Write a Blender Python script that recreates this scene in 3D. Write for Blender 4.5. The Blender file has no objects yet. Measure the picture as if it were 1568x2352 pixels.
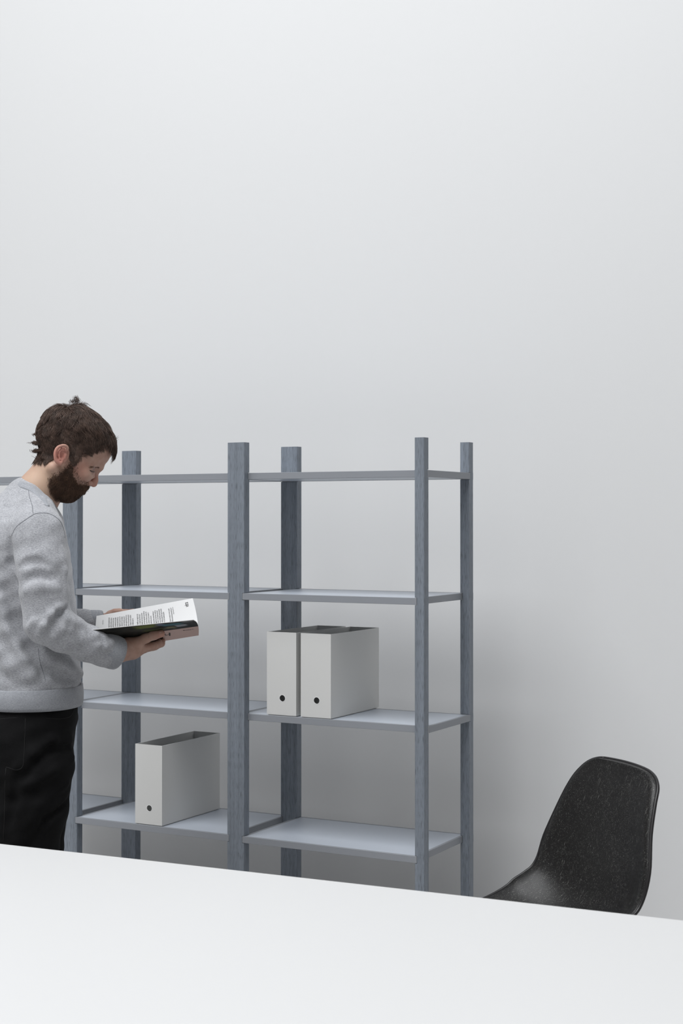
import bpy, bmesh, math, random
import numpy as np
from mathutils import Vector, Matrix
random.seed(4); RNG = np.random.default_rng(7)
sc = bpy.context.scene
COL = sc.collection
# ------------------------------------------------------------------ camera
YAW = math.radians(28.3062); PIT = math.radians(.6508); FPX = 3519.26
CAM = np.array([1.8093, -3.8414, 1.42])
cd = bpy.data.cameras.new('camera'); cam = bpy.data.objects.new('camera', cd); COL.objects.link(cam)
cam.location = CAM; cam.rotation_euler = (math.pi/2 + PIT, 0, YAW)
cd.sensor_fit = 'VERTICAL'; cd.sensor_height = 36; cd.lens = FPX*36/2352; cd.shift_y = -25/2352
cd.clip_start = .05; cd.clip_end = 60
cd.dof.use_dof = True; cd.dof.focus_distance = 4.1; cd.dof.aperture_fstop = 9
sc.camera = cam
# ------------------------------------------------------------------ light and exposure
sc.view_settings.view_transform = 'Standard'; sc.view_settings.look = 'None'
sc.view_settings.gamma = 1; sc.view_settings.exposure = 0.0; sc.view_settings.use_curve_mapping = False
w = bpy.data.worlds.new('world'); sc.world = w; w.use_nodes = True
w.node_tree.nodes['Background'].inputs[0].default_value = (.93, .96, 1, 1)
w.node_tree.nodes['Background'].inputs[1].default_value = .3
CEIL = 6.8
SKY = (-3.1, 1.7, -6.4, -1.1)          # skylight opening x0 x1 y0 y1
def area(name, x0, x1, y0, y1, z, power, rot=(0, 0, 0), col=(1, 1, 1)):
    l = bpy.data.lights.new(name, 'AREA'); l.shape = 'RECTANGLE'; l.size = abs(x1-x0); l.size_y = abs(y1-y0)
    l.energy = power; l.color = col
    o = bpy.data.objects.new(name, l); COL.objects.link(o); o.location = ((x0+x1)/2, (y0+y1)/2, z); o.rotation_euler = rot
    return o
area('skylight_daylight', SKY[0]+.05, SKY[1]-.05, SKY[2]+.05, SKY[3]-.05, CEIL+.05, 620, col=(.97, .985, 1))

# ------------------------------------------------------------------ helpers
def clean(o, mat=None, parent=None):
    COL.objects.link(o)
    if mat is not None: o.data.materials.append(mat)
    if parent is not None: o.parent = parent
    return o
def tag(o, label=None, cat=None, group=None, kind=None):
    if label: o['label'] = label
    if cat: o['category'] = cat
    if group: o['group'] = group
    if kind: o['kind'] = kind
    return o
def empty(name, loc=(0, 0, 0), rz=0):
    o = bpy.data.objects.new(name, None); COL.objects.link(o); o.location = loc; o.rotation_euler = (0, 0, rz)
    o.empty_display_size = .1
    return o
def pymesh(name, V, F, mat=None, parent=None, smooth=False):
    me = bpy.data.meshes.new(name); me.from_pydata([tuple(map(float, v)) for v in V], [], [tuple(map(int, f)) for f in F]); me.validate(); me.update()
    if smooth: me.polygons.foreach_set('use_smooth', [True]*len(me.polygons))
    return clean(bpy.data.objects.new(name, me), mat, parent)
def npmesh(name, V, Q, mat=None, parent=None, smooth=True):
    """fast mesh from numpy verts and an (n,3) or (n,4) face array"""
    V = np.asarray(V, np.float32); Q = np.asarray(Q, np.int32); k = Q.shape[1]
    me = bpy.data.meshes.new(name); me.vertices.add(len(V)); me.vertices.foreach_set('co', V.ravel())
    me.loops.add(Q.size); me.loops.foreach_set('vertex_index', Q.ravel())
    me.polygons.add(len(Q)); me.polygons.foreach_set('loop_start', np.arange(len(Q), dtype=np.int32)*k)
    me.polygons.foreach_set('use_smooth', np.full(len(Q), smooth)); me.update(calc_edges=True); me.validate()
    return clean(bpy.data.objects.new(name, me), mat, parent)
def obj(name, bm, mat, parent=None, smooth=False):
    me = bpy.data.meshes.new(name); bmesh.ops.recalc_face_normals(bm, faces=bm.faces); bm.to_mesh(me); bm.free()
    if smooth: me.polygons.foreach_set('use_smooth', [True]*len(me.polygons))
    return clean(bpy.data.objects.new(name, me), mat, parent)
def box(bm, x0, x1, y0, y1, z0, z1, ch=0.0):
    """box; ch chamfers the four vertical edges"""
    if ch <= 0: pts = [(x0, y0), (x1, y0), (x1, y1), (x0, y1)]
    else: pts = [(x0+ch, y0), (x1-ch, y0), (x1, y0+ch), (x1, y1-ch), (x1-ch, y1), (x0+ch, y1), (x0, y1-ch), (x0, y0+ch)]
    a = [bm.verts.new((p[0], p[1], z0)) for p in pts]; b = [bm.verts.new((p[0], p[1], z1)) for p in pts]
    n = len(pts)
    bm.faces.new(a[::-1]); bm.faces.new(b)
    for i in range(n): bm.faces.new((a[i], a[(i+1) % n], b[(i+1) % n], b[i]))
def bevel(bm, w, seg=1):
    bmesh.ops.bevel(bm, geom=list(bm.edges), offset=w, segments=seg, profile=.5, affect='EDGES', clamp_overlap=True)
def tube(pts, r, sides=6, rad=None):
    """verts and quads of a tube along points"""
    pts = np.array(pts, float); n = len(pts); rad = np.full(n, r) if rad is None else np.array(rad)
    t = np.gradient(pts, axis=0); t /= np.linalg.norm(t, axis=1)[:, None]+1e-12
    up = np.array([0, 0, 1.]) if abs(t[0, 2]) < .9 else np.array([1., 0, 0]); V = []; F = []
    x = np.cross(t[0], up); x /= np.linalg.norm(x)
    for i in range(n):
        x = x-t[i]*(x@t[i]); x /= np.linalg.norm(x); y = np.cross(t[i], x)
        for s in range(sides):
            a = 2*math.pi*s/sides; V.append(pts[i]+(x*math.cos(a)+y*math.sin(a))*rad[i])
    for i in range(n-1):
        for s in range(sides):
            a = i*sides+s; b = i*sides+(s+1) % sides; F.append((a, b, b+sides, a+sides))
    F.append(tuple(range(sides))[::-1]); F.append(tuple((n-1)*sides+s for s in range(sides)))
    return V, F
def spline(pts, n=8):
    P = [np.array(p, float) for p in pts]; P = [2*P[0]-P[1]]+P+[2*P[-1]-P[-2]]; out = []
    for i in range(1, len(P)-2):
        for k in range(n):
            t = k/n; a, b, c, d = P[i-1], P[i], P[i+1], P[i+2]
            out.append(.5*((2*b)+(-a+c)*t+(2*a-5*b+4*c-d)*t*t+(-a+3*b-3*c+d)*t**3))
    out.append(P[-2]); return np.array(out)

# ------------------------------------------------------------------ materials
def mat(name, col=(.5, .5, .5), rough=.6, spec=.5, metal=0, bump=None, var=None, sheen=0, coat=0):
    """bump=(scale,strength[,stretch]); var=(scale, colour2, amount[,stretch])"""
    m = bpy.data.materials.new(name); m.use_nodes = True; nt = m.node_tree; N = nt.nodes; Lk = nt.links
    p = N['Principled BSDF']; p.inputs['Base Color'].default_value = (*col, 1); p.inputs['Roughness'].default_value = rough
    p.inputs['Specular IOR Level'].default_value = spec; p.inputs['Metallic'].default_value = metal
    if sheen: p.inputs['Sheen Weight'].default_value = sheen; p.inputs['Sheen Roughness'].default_value = .5
    if coat: p.inputs['Coat Weight'].default_value = coat; p.inputs['Coat Roughness'].default_value = .15
    tc = N.new('ShaderNodeTexCoord')
    def noise(scale, stretch, detail=4):
        mp = N.new('ShaderNodeMapping'); mp.inputs['Scale'].default_value = stretch; Lk.new(tc.outputs['Object'], mp.inputs[0])
        t = N.new('ShaderNodeTexNoise'); t.inputs['Scale'].default_value = scale; t.inputs['Detail'].default_value = detail
        Lk.new(mp.outputs[0], t.inputs['Vector']); return t
    if var:
        t = noise(var[0], var[3] if len(var) > 3 else (1, 1, 1)); r = N.new('ShaderNodeValToRGB')
        r.color_ramp.elements[0].position = .5-var[2]; r.color_ramp.elements[1].position = .5+var[2]
        r.color_ramp.elements[0].color = (*var[1], 1); r.color_ramp.elements[1].color = (*col, 1)
        Lk.new(t.outputs['Fac'], r.inputs[0]); Lk.new(r.outputs[0], p.inputs['Base Color'])
    if bump:
        t = noise(bump[0], bump[2] if len(bump) > 2 else (1, 1, 1)); b = N.new('ShaderNodeBump')
        b.inputs['Strength'].default_value = bump[1]; b.inputs['Distance'].default_value = .001
        Lk.new(t.outputs['Fac'], b.inputs['Height']); Lk.new(b.outputs[0], p.inputs['Normal'])
    return m
def wood_mat():
    m = mat('grey_stained_oak', (.2, .225, .26), .5, .35); nt = m.node_tree; N = nt.nodes; Lk = nt.links; p = N['Principled BSDF']
    tc = N['Texture Coordinate']
    def nz(scale, st, det, w0, w1, c0, c1, dist=0):
        mp = N.new('ShaderNodeMapping'); mp.inputs['Scale'].default_value = st; Lk.new(tc.outputs['Object'], mp.inputs[0])
        t = N.new('ShaderNodeTexNoise'); t.inputs['Scale'].default_value = scale; t.inputs['Detail'].default_value = det
        t.inputs['Distortion'].default_value = dist
        Lk.new(mp.outputs[0], t.inputs['Vector']); r = N.new('ShaderNodeValToRGB')
        r.color_ramp.elements[0].position = w0; r.color_ramp.elements[1].position = w1
        r.color_ramp.elements[0].color = (c0, c0, c0, 1); r.color_ramp.elements[1].color = (c1, c1, c1, 1)
        Lk.new(t.outputs['Fac'], r.inputs[0]); return r
    a = nz(1, (1000, 1000, 34), 2, .34, .46, .5, 1)          # fine pores
    b = nz(1, (110, 110, 1.6), 3, .35, .65, .86, 1.05, .4)      # broad grain
    m1 = N.new('ShaderNodeMix'); m1.data_type = 'RGBA'; m1.blend_type = 'MULTIPLY'; m1.inputs[0].default_value = 1
    Lk.new(a.outputs[0], m1.inputs[6]); Lk.new(b.outputs[0], m1.inputs[7])
    m2 = N.new('ShaderNodeMix'); m2.data_type = 'RGBA'; m2.blend_type = 'MULTIPLY'; m2.inputs[0].default_value = 1
    Lk.new(m1.outputs[2], m2.inputs[6]); m2.inputs[7].default_value = (.2, .225, .26, 1)
    Lk.new(m2.outputs[2], p.inputs['Base Color'])
    bp = N.new('ShaderNodeBump'); bp.inputs['Strength'].default_value = .35; bp.inputs['Distance'].default_value = .0006
    Lk.new(a.outputs[0], bp.inputs['Height']); Lk.new(bp.outputs[0], p.inputs['Normal'])
    return m
M = {}
M['wall'] = mat('white_plaster', (.68, .683, .686), .8, .2, bump=(90, .08))
M['room'] = mat('side_wall_paint', (.4, .4, .4), .85, .2)
M['ceiling'] = mat('ceiling_paint', (.5, .5, .5), .85, .2)
M['floor'] = mat('grey_concrete_floor', (.62, .61, .6), .6, .3, var=(3, (.54, .53, .52), .2))
M['wood'] = wood_mat()
M['panel'] = mat('blue_grey_laminate', (.42, .455, .51), .38, .5)
M['edge'] = mat('grey_shelf_edging', (.25, .262, .285), .5, .4)
M['filebox'] = mat('light_grey_plastic', (.6, .6, .588), .55, .35, bump=(400, .03))
M['fileedge'] = mat('painted_rim_highlight', (.78, .79, .79), .4, .4)  # paler than the box plastic, highlight of the hole edge painted in
M['table'] = mat('white_laminate', (.57, .57, .57), .55, .3)
M['steel'] = mat('satin_steel', (.5, .5, .5), .3, .5, metal=1)
M['black_plastic'] = mat('black_plastic', (.02, .02, .02), .5)

# ------------------------------------------------------------------ room
def struct(name, bm, m):
    return tag(obj(name, bm, m), kind='structure')
WY = .78                                   # wall face behind the shelves
RX0, RX1, RY0 = -5.6, 4.6, -7.2
def slab(name, *b, m):
    bm = bmesh.new(); box(bm, *b); return struct(name, bm, m)
slab('wall_back', RX0-.2, RX1+.2, WY, WY+.2, -.1, CEIL+.1, m=M['wall'])
slab('wall_left', RX0-.2, RX0, RY0-.2, WY, -.1, CEIL+.1, m=M['room'])
slab('wall_right', RX1, RX1+.2, RY0-.2, WY, -.1, CEIL+.1, m=M['room'])
slab('wall_front', RX0, RX1, RY0-.2, RY0, -.1, CEIL+.1, m=M['room'])
slab('floor', RX0, RX1, RY0, WY, -.1, 0, m=M['floor'])
bm = bmesh.new()
box(bm, RX0, SKY[0], RY0, WY, CEIL, CEIL+.3); box(bm, SKY[1], RX1, RY0, WY, CEIL, CEIL+.3)
box(bm, SKY[0], SKY[1], RY0, SKY[2], CEIL, CEIL+.3); box(bm, SKY[0], SKY[1], SKY[3], WY, CEIL, CEIL+.3)
struct('ceiling', bm, M['ceiling'])
bm = bmesh.new()
for a in (0, 1):
    y = (SKY[2], SKY[3])[a]; box(bm, SKY[0]-.04, SKY[1]+.04, y-.03, y+.03, CEIL-.02, CEIL+.0)
    x = (SKY[0], SKY[1])[a]; box(bm, x-.03, x+.03, SKY[2]+.03, SKY[3]-.03, CEIL-.02, CEIL+.0)
struct('window_1', bm, M['ceiling'])

# ------------------------------------------------------------------ shelving
S = 1.06
PW = .0276*S; PD = .0276*S; DB = .2932*S; DP = .0551*S; D = DB+PD
LX = [0, .5521*S, 1.133*S, 1.714*S]        # right edges of the posts, counted to the left
TOP = 1.42+.2124*S; TH = .0181*S; NT = .0062
ROWS = [1.42+.1274*S, 1.42-.2079*S, 1.42-.5447*S, 1.42-.8821*S, 1.42-1.2194*S]
unit = empty('shelving_unit', (0, 0, 0))
tag(unit, 'grey stained wooden shelving unit of square posts and shelves against the white wall', 'shelves')
def post(x0, x1, y0, y1, side):
    """post with housings cut where shelves slot in; side: -1 left end, +1 right end, 0 middle; front when y0==0"""
    bm = bmesh.new(); front = y0 == 0; g = .0009; z = 0; cuts = []
    for i, r in enumerate(ROWS[::-1]):
        k = len(ROWS)-1-i; cuts.append((r-TH-g, r+g, k % 2))
    for a, b, kind in cuts:
        box(bm, x0, x1, y0, y1, z, a, .0012)
        X0, X1, Y0, Y1 = x0, x1, y0, y1
        if kind == 0:                       # shelves that lie between front and back posts
            if front: Y1 -= NT+g
            else: Y0 += NT+g
        else:                               # shelves that lie between the posts of a row
            if side >= 0: X0 += NT+g
            if side <= 0: X1 -= NT+g
        box(bm, X0, X1, Y0, Y1, a, b); z = b
    box(bm, x0, x1, y0, y1, z, TOP, .0012)
    return obj('post', bm, M['wood'], unit)
for i, lx in enumerate(LX):
    wd = PW if i in (0, 3) else DP; side = 1 if i == 0 else (-1 if i == 3 else 0)
    for y0 in (0, DB): post(-lx-wd, -lx, y0, y0+PD, side)
EW = .0085                                  # width of the edging
def shelf(x0, x1, y0, y1, z):
    bm = bmesh.new(); box(bm, x0+EW, x1-EW, y0+EW, y1-EW, z-TH+.001, z-.0005)
    p = obj('shelf', bm, M['panel'], unit)
    for b in ((x0, x1, y0, y0+EW), (x0, x1, y1-EW, y1), (x0, x0+EW, y0+EW, y1-EW), (x1-EW, x1, y0+EW, y1-EW)):
        bm = bmesh.new(); box(bm, b[0], b[1], b[2], b[3], z-TH, z); bevel(bm, .0006)
        obj('edge_strip', bm, M['edge'], p)
for k, z in enumerate(ROWS):
    for i in range(3):
        if k % 2 == 0:
            xr = -LX[0]+.0006 if i == 0 else -(LX[i]+DP/2)-.0006
            xl = -(LX[i+1]+(DP/2 if i < 2 else PW+.0006))+(.0006 if i < 2 else 0)
            shelf(xl, xr, PD-NT, DB+NT, z)
        else:
            wd = PW if i == 0 else DP
            shelf(-LX[i+1]-NT, -(LX[i]+wd)+NT, -.0006, D+.0006, z)

# ------------------------------------------------------------------ file boxes
def file_box(x, y, z, w_, d_, label, rz=0):
    t = empty('file_box', (x, y, z), rz)
    tag(t, label, 'file box', 'light grey file boxes on the shelves')
    h = .2445; k = .0022; hx, hz, hr = w_*.53, .0515, .0096; b0 = .0022
    bm = bmesh.new()                       # front panel with a round finger hole
    n = 32; rings = []
    for yy in (0, k):
        ci = [bm.verts.new((hx+hr*math.cos(2*math.pi*i/n+math.pi/4), yy, hz+hr*math.sin(2*math.pi*i/n+math.pi/4))) for i in range(n)]
        sq = []
        for i in range(n):                  # outer rectangle sampled by the same angles
            a = 2*math.pi*i/n+math.pi/4; c, s_ = math.cos(a), math.sin(a)
            q = i*4/n; e = int(q); f = q-e
            cor = [(w_, h), (0, h), (0, b0), (w_, b0)]
            p, r = cor[e % 4], cor[(e+1) % 4]
            sq.append(bm.verts.new((p[0]+(r[0]-p[0])*f, yy, p[1]+(r[1]-p[1])*f)))
        for i in range(n): bm.faces.new((ci[i], sq[i], sq[(i+1) % n], ci[(i+1) % n]))
        rings.append((ci, sq))
    for i in range(n):
        for q in (0, 1): bm.faces.new((rings[0][q][i], rings[1][q][i], rings[1][q][(i+1) % n], rings[0][q][(i+1) % n]))
    obj('front_panel', bm, M['filebox'], t)
    for x0 in (0, w_-k):
        bm = bmesh.new(); box(bm, x0, x0+k, k, d_-k, b0, h-.0002); obj('side_panel', bm, M['filebox'], t)
    bm = bmesh.new(); box(bm, 0, w_, d_-k, d_, b0, h); obj('back_panel', bm, M['filebox'], t)
    bm = bmesh.new(); box(bm, .003, w_-.003, .003, d_-.003, 0, b0+.003); obj('base', bm, M['filebox'], t)
    # pale ring around the hole: its edge highlight put into the colour
    bm = bmesh.new(); ro, ri = hr+.0009, hr-.0002
    a = [[bm.verts.new((hx+r*math.cos(2*math.pi*i/n), yy, hz+r*math.sin(2*math.pi*i/n))) for i in range(n)] for r, yy in ((ri, -.0004), (ro, -.0004), (ro, .0), (ri, .0))]
    for q in range(4):
        for i in range(n): bm.faces.new((a[q][i], a[q][(i+1) % n], a[(q+1) % 4][(i+1) % n], a[(q+1) % 4][i]))
    obj('hole_rim', bm, M['fileedge'], t)
    return t
file_box(-.5245, .029, ROWS[2], .0995, .305, 'light grey file box standing left of its neighbour, closer to the middle post')
file_box(-.4085, .027, ROWS[2], .0995, .305, 'light grey file box right of its neighbour on the upper shelf, long side showing')
file_box(-.9795, .0035, ROWS[3], .0995, .322, 'light grey file box standing alone on the lower shelf beside the man')

# ------------------------------------------------------------------ table
tb = empty('table', (0, 0, 0)); tag(tb, 'wide plain white table in the foreground, its top filling the bottom', 'table')
e0 = np.array([-.3738, -1.3153]); e1 = np.array([1.0739, -1.2398]); ed = (e1-e0)/np.linalg.norm(e1-e0); en = np.array([ed[1], -ed[0]])
c0 = e0-ed*.75; L_ = 3.1; W_ = 1.35
tb.location = (c0[0], c0[1], 0); tb.rotation_euler = (0, 0, math.atan2(ed[1], ed[0]))
bm = bmesh.new(); box(bm, 0, L_, -W_, 0, .706, .73, .004); bevel(bm, .0012, 2); obj('table_top', bm, M['table'], tb)
for x in (.12, L_-.18):
    for y in (-W_+.12, -.18):
        bm = bmesh.new(); box(bm, x, x+.05, y, y+.05, 0, .66, .004); obj('leg', bm, M['table'], tb)
bm = bmesh.new()
box(bm, .12, L_-.13, -.17, -.14, .66, .706); box(bm, .12, L_-.13, -W_+.13, -W_+.16, .66, .706)
box(bm, .13, .16, -W_+.16, -.17, .66, .706); box(bm, L_-.17, L_-.14, -W_+.16, -.17, .66, .706)
obj('frame', bm, M['table'], tb)

# ------------------------------------------------------------------ organic modelling: signed distance fields meshed by surface nets
# man frame: origin under the man, axis a = across, e = away from the camera, z up (metres)
CR = np.array([math.cos(YAW), math.sin(YAW), 0]); CF0 = np.array([-math.sin(YAW), math.cos(YAW), 0])
CF = CF0*math.cos(PIT)+np.array([0, 0, math.sin(PIT)]); CU = np.cross(CR, CF)
def ray(px, py): return CF+CR*(px-784)/FPX-CU*(py-1151.07)/FPX
_r = ray(130, 1191); _r[2] = 0; AE = _r/np.linalg.norm(_r); AA = np.array([AE[1], -AE[0], 0]); DM = 3.95
MO = CAM+AE*DM; MO[2] = 0
def L(px, py, d=0.0):
    """body-frame point (metres) seen at photo position px,py on the plane d millimetres behind the man's middle"""
    r = ray(px, py); t = (DM+d/1000)/(r@AE); p = CAM+r*t-MO
    return np.array([p@AA, p@AE, p[2]])
PXM = DM/FPX*.985*1000                       # one photo pixel in millimetres at the man
def smin(a, b, k):
    if k <= 0: return np.minimum(a, b)
    h = np.maximum(k-np.abs(a-b), 0)/k; return np.minimum(a, b)-h*h*k*.25
class Field:
    def __init__(s): s.ops = []
    def add(s, fn, c, r, k=.01, mode='u'): s.ops.append((fn, np.array(c), r, k, mode)); return s
    def ell(s, c, r, k=.01, rot=0, mode='u', yaw=0):
        c = np.array(c, float); r = np.array(r, float)/1000; ca, sa = math.cos(math.radians(rot)), math.sin(math.radians(rot))
        cy, sy = math.cos(math.radians(yaw)), math.sin(math.radians(yaw))
        def fn(P):
            q = P-c; x = q[:, 0]*cy+q[:, 1]*sy; y = -q[:, 0]*sy+q[:, 1]*cy
            x, z = x*ca-q[:, 2]*sa, x*sa+q[:, 2]*ca
            v = np.stack([x, y, z], 1); k0 = np.linalg.norm(v/r, axis=1); k1 = np.linalg.norm(v/(r*r), axis=1)+1e-9
            return k0*(k0-1)/k1
        return s.add(fn, c, r.max(), k, mode)
    def cap(s, a, b, r1, r2=None, k=.01, mode='u'):
        a = np.array(a, float); b = np.array(b, float); r2 = r1 if r2 is None else r2; r1 /= 1000; r2 /= 1000; ba = b-a; l2 = ba@ba
        def fn(P):
            pa = P-a; h = np.clip(pa@ba/l2, 0, 1); return np.linalg.norm(pa-h[:, None]*ba, axis=1)-(r1+(r2-r1)*h)
        return s.add(fn, (a+b)/2, math.sqrt(l2)/2+max(r1, r2), k, mode)
    def chain(s, pts, rs, k=.01, mode='u'):
        rs = [rs]*len(pts) if np.isscalar(rs) else rs
        for i in range(len(pts)-1): s.cap(pts[i], pts[i+1], rs[i], rs[i+1], k, mode)
        return s
    def loft(s, keys, k=.01, mode='u', n=2.3):
        """keys: (z, a, e, ra, re) in metres, sorted by z"""
        K = np.array(sorted(map(tuple, keys))); z0, z1 = K[0, 0], K[-1, 0]
        def fn(P):
            z = np.clip(P[:, 2], z0, z1); ca, ce, ra, re = [np.interp(z, K[:, 0], K[:, i]) for i in (1, 2, 3, 4)]
            u = np.abs(P[:, 0]-ca)/ra; v = np.abs(P[:, 1]-ce)/re; q = (u**n+v**n)**(1/n)
            d = (q-1)*np.minimum(ra, re)*.9; dz = np.abs(P[:, 2]-(z0+z1)/2)-(z1-z0)/2
            rr = .012; dd = d+rr; dz = dz+rr
            return np.minimum(np.maximum(dd, dz), 0)+np.hypot(np.maximum(dd, 0), np.maximum(dz, 0))-rr
        c = [(K[:, 1].min()+K[:, 1].max())/2, K[:, 2].mean(), (z0+z1)/2]
        return s.add(fn, c, (z1-z0)/2+K[:, 3:].max()*1.5, k, mode)
    def plane(s, p, n, k=.004):
        """keep the side the normal points away from"""
        p = np.array(p, float); n = np.array(n, float)/np.linalg.norm(n)
        return s.add(lambda P: (P-p)@n, p, 1e9, k, 'i')
    def __call__(s, P, c=None, br=None):
        d = None
        for fn, oc, r, k, mode in s.ops:
            if c is not None and mode != 'i' and np.linalg.norm(oc-c)-r > br+k+.02: continue
            if mode == 'u':
                v = fn(P); d = v if d is None else smin(d, v, k)
            elif d is None: continue
            elif mode == 's': d = -smin(-d, fn(P), k)
            elif mode == 'i': d = -smin(-d, -fn(P), k)
            elif mode == 'd': d = d+fn(P)
        return np.full(len(P), 1e3) if d is None else d
    def grad(s, P, e=.0012):
        g = np.stack([s(P+np.eye(3)[i]*e)-s(P-np.eye(3)[i]*e) for i in range(3)], 1)
        return g/(np.linalg.norm(g, axis=1)[:, None]+1e-9)
def mesh_field(f, lo, hi, h, nb=20, newton=1):
    lo = np.array(lo, float); hi = np.array(hi, float); nc = np.ceil((hi-lo)/h/nb).astype(int); br = nb*h*.87
    I = np.stack(np.meshgrid(*[np.arange(nb+1)]*3, indexing='ij'), -1).reshape(-1, 3)
    KS, CV, ES = [], [], []; BIG = 1 << 20
    key = lambda ijk: (ijk[..., 0]*BIG+ijk[..., 1])*BIG+ijk[..., 2]
    for bi in np.ndindex(*nc):
        b0 = np.array(bi)*nb; c = lo+(b0+nb/2)*h
        d0 = f(c[None], c, br)[0]
        if abs(d0) > br*1.5: continue
        v = f(lo+(I+b0)*h, c, br).reshape([nb+1]*3)
        s = v < 0
        if s.all() or not s.any(): continue
        acc = np.zeros([nb]*3+[3]); cnt = np.zeros([nb]*3); g = np.arange(nb)
        G = np.stack(np.meshgrid(g, g, g, indexing='ij'), -1)
        for ax in range(3):
            for o1 in (0, 1):
                for o2 in (0, 1):
                    o = [0, 0, 0]; oth = [a for a in range(3) if a != ax]; o[oth[0]] = o1; o[oth[1]] = o2
                    sl0 = tuple(slice(o[a], o[a]+nb) for a in range(3)); o[ax] = 1; sl1 = tuple(slice(o[a], o[a]+nb) for a in range(3))
                    a_, b_ = v[sl0], v[sl1]; cr = (a_ < 0) != (b_ < 0); t = np.where(cr, a_/np.where(cr, a_-b_, 1), 0)
                    p = np.zeros([nb]*3+[3]); p[..., oth[0]] = o1; p[..., oth[1]] = o2; p[..., ax] = t
                    acc += np.where(cr[..., None], p, 0); cnt += cr
        m = cnt > 0; cell = G[m]+b0; CV.append((cell+acc[m]/cnt[m][:, None])*h+lo); KS.append(key(cell))
        for ax in range(3):
            sl0 = tuple(slice(0, nb) for a in range(3)); sl1 = tuple(slice(1, nb+1) if a == ax else slice(0, nb) for a in range(3))
            a_, b_ = s[sl0], s[sl1]; cr = a_ != b_; cc = G[cr]+b0; ES.append(np.concatenate([cc, np.full((len(cc), 1), ax), a_[cr][:, None]], 1))
    K = np.concatenate(KS); V = np.concatenate(CV); o = np.argsort(K); K = K[o]; V = V[o]; E = np.concatenate(ES)
    Q = []
    for ax in range(3):
        e = E[E[:, 3] == ax]; u, w_ = [a for a in range(3) if a != ax]
        if ax == 1: u, w_ = w_, u
        ids = []
        ok = np.ones(len(e), bool)
        for du, dw in ((0, 0), (1, 0), (1, 1), (0, 1)):
            c = e[:, :3].copy(); c[:, u] -= du; c[:, w_] -= dw; kk = key(c); j = np.clip(np.searchsorted(K, kk), 0, len(K)-1)
            ok &= (K[j] == kk) & (c.min(1) >= 0); ids.append(j)
        q = np.stack(ids, 1)[ok]; fl = e[ok, 4] > 0
        q[~fl] = q[~fl][:, ::-1]; Q.append(q)
    Q = np.concatenate(Q)
    for _ in range(newton):
        g = f.grad(V, h*.4); d = f(V); V = V-np.clip(d, -h, h)[:, None]*g*.9
    return V, Q
def onsurf(f, px, py, d0=-330, d1=330, off=0.0, step=1.5, side=1):
    """first hit of the viewing ray through px,py with the field, body frame; None if missed"""
    ds = np.arange(d0, d1, step)
    P = np.stack([L(px, py, d) for d in (d0, d1)]); t = (ds-d0)/(d1-d0); Q = P[0]+(P[1]-P[0])*t[:, None]; v = f(Q)
    i = np.argmax(v < 0)
    if v[i] >= 0: i = int(np.argmin(v))
    return Q[i]+np.array([0, -off/1000, 0])
MAN_M = Matrix(((AA[0], AE[0], 0, MO[0]), (AA[1], AE[1], 0, MO[1]), (0, 0, 1, 0), (0, 0, 0, 1)))
def in_poly(x, y, poly):
    poly = np.array(poly, float); c = np.zeros(len(x), bool); j = len(poly)-1
    for i in range(len(poly)):
        xi, yi = poly[i]; xj, yj = poly[j]
        c ^= ((yi > y) != (yj > y)) & (x < (xj-xi)*(y-yi)/(yj-yi+1e-12)+xi); j = i
    return c
def to_px(P):
    """photo position of body-frame points when their depth is set to the man's middle (side-view outline test)"""
    A = MO+P[:, :1]*AA+P[:, 2:]*np.array([0, 0, 1.]); q = A-CAM; w_ = q@CF
    return 784+FPX*(q@CR)/w_, 1151.07-FPX*(q@CU)/w_

# ------------------------------------------------------------------ the man
# ---- head field (canonical axes: x forward, z up, mm from the ear canal, head bent 38 degrees)
PHI = 38; HO = L(140, 1044, 0); _c, _s = math.cos(math.radians(PHI)), math.sin(math.radians(PHI))
def H(x, y, z): return HO+np.array([x*_c+z*_s, y, -x*_s+z*_c])/1000
head = Field()
head.ell(H(-1, 0, 47), (86, 72, 76), .01, PHI)
head.ell(H(44, 0, 58), (58, 60, 54), .025, PHI)            # forehead
head.ell(H(48, 0, -4), (44, 57, 56), .025, PHI)            # mid face
head.ell(H(40, 0, 8), (40, 68, 34), .02, PHI)
for s in (-1, 1):
    head.cap(H(8, s*55, -40), H(64, s*22, -66), 15, 14, .02)   # jaw
    head.ell(H(76, s*36, -4), (22, 22, 19), .014, PHI)     # cheek bone
    head.cap(L(229, 1074.5, s*8), L(208, 1072, s*42), 7.5, 7, .014)   # brow ridge
    head.ell(L(221, 1086, s*31), (10, 14, 12), .014, PHI, 's')     # socket
    head.ell(L(206.5, 1083.5, s*31), (12.6, 13, 12.6), .003)       # eye ball under lid
    head.cap(L(206, 1094, s*40), L(214, 1095, s*24), 4, 3.5, .010) # under the eye
    head.ell(L(204.5, 1109.5, s*11.5), (8.2, 6, 7), .004)          # nose wing
    head.ell(L(210.5, 1117, s*6), (4.5, 2.6, 3), .002, 20, 's')    # nostril
head.ell(H(75, 0, -64), (17, 24, 17), .02, PHI)            # chin
head.ell(H(80, 0, -32), (17, 30, 22), .02, PHI)            # muzzle
head.cap(L(220.5, 1082, 0), L(218.5, 1103, 0), 6.5, 6.8, .010)   # nose bridge
head.cap(L(218.5, 1103, 0), L(216, 1110.5, 0), 6.8, 8.3, .006)   # nose tip
head.cap(L(206, 1109, 0), L(214, 1112.5, 0), 5, 5.5, .006)
head.cap(H(98.5, 0, -28), H(95, 14, -33), 4.6, 3.5, .005); head.cap(H(98.5, 0, -28), H(95, -14, -33), 4.6, 3.5, .005)  # upper lip
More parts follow.
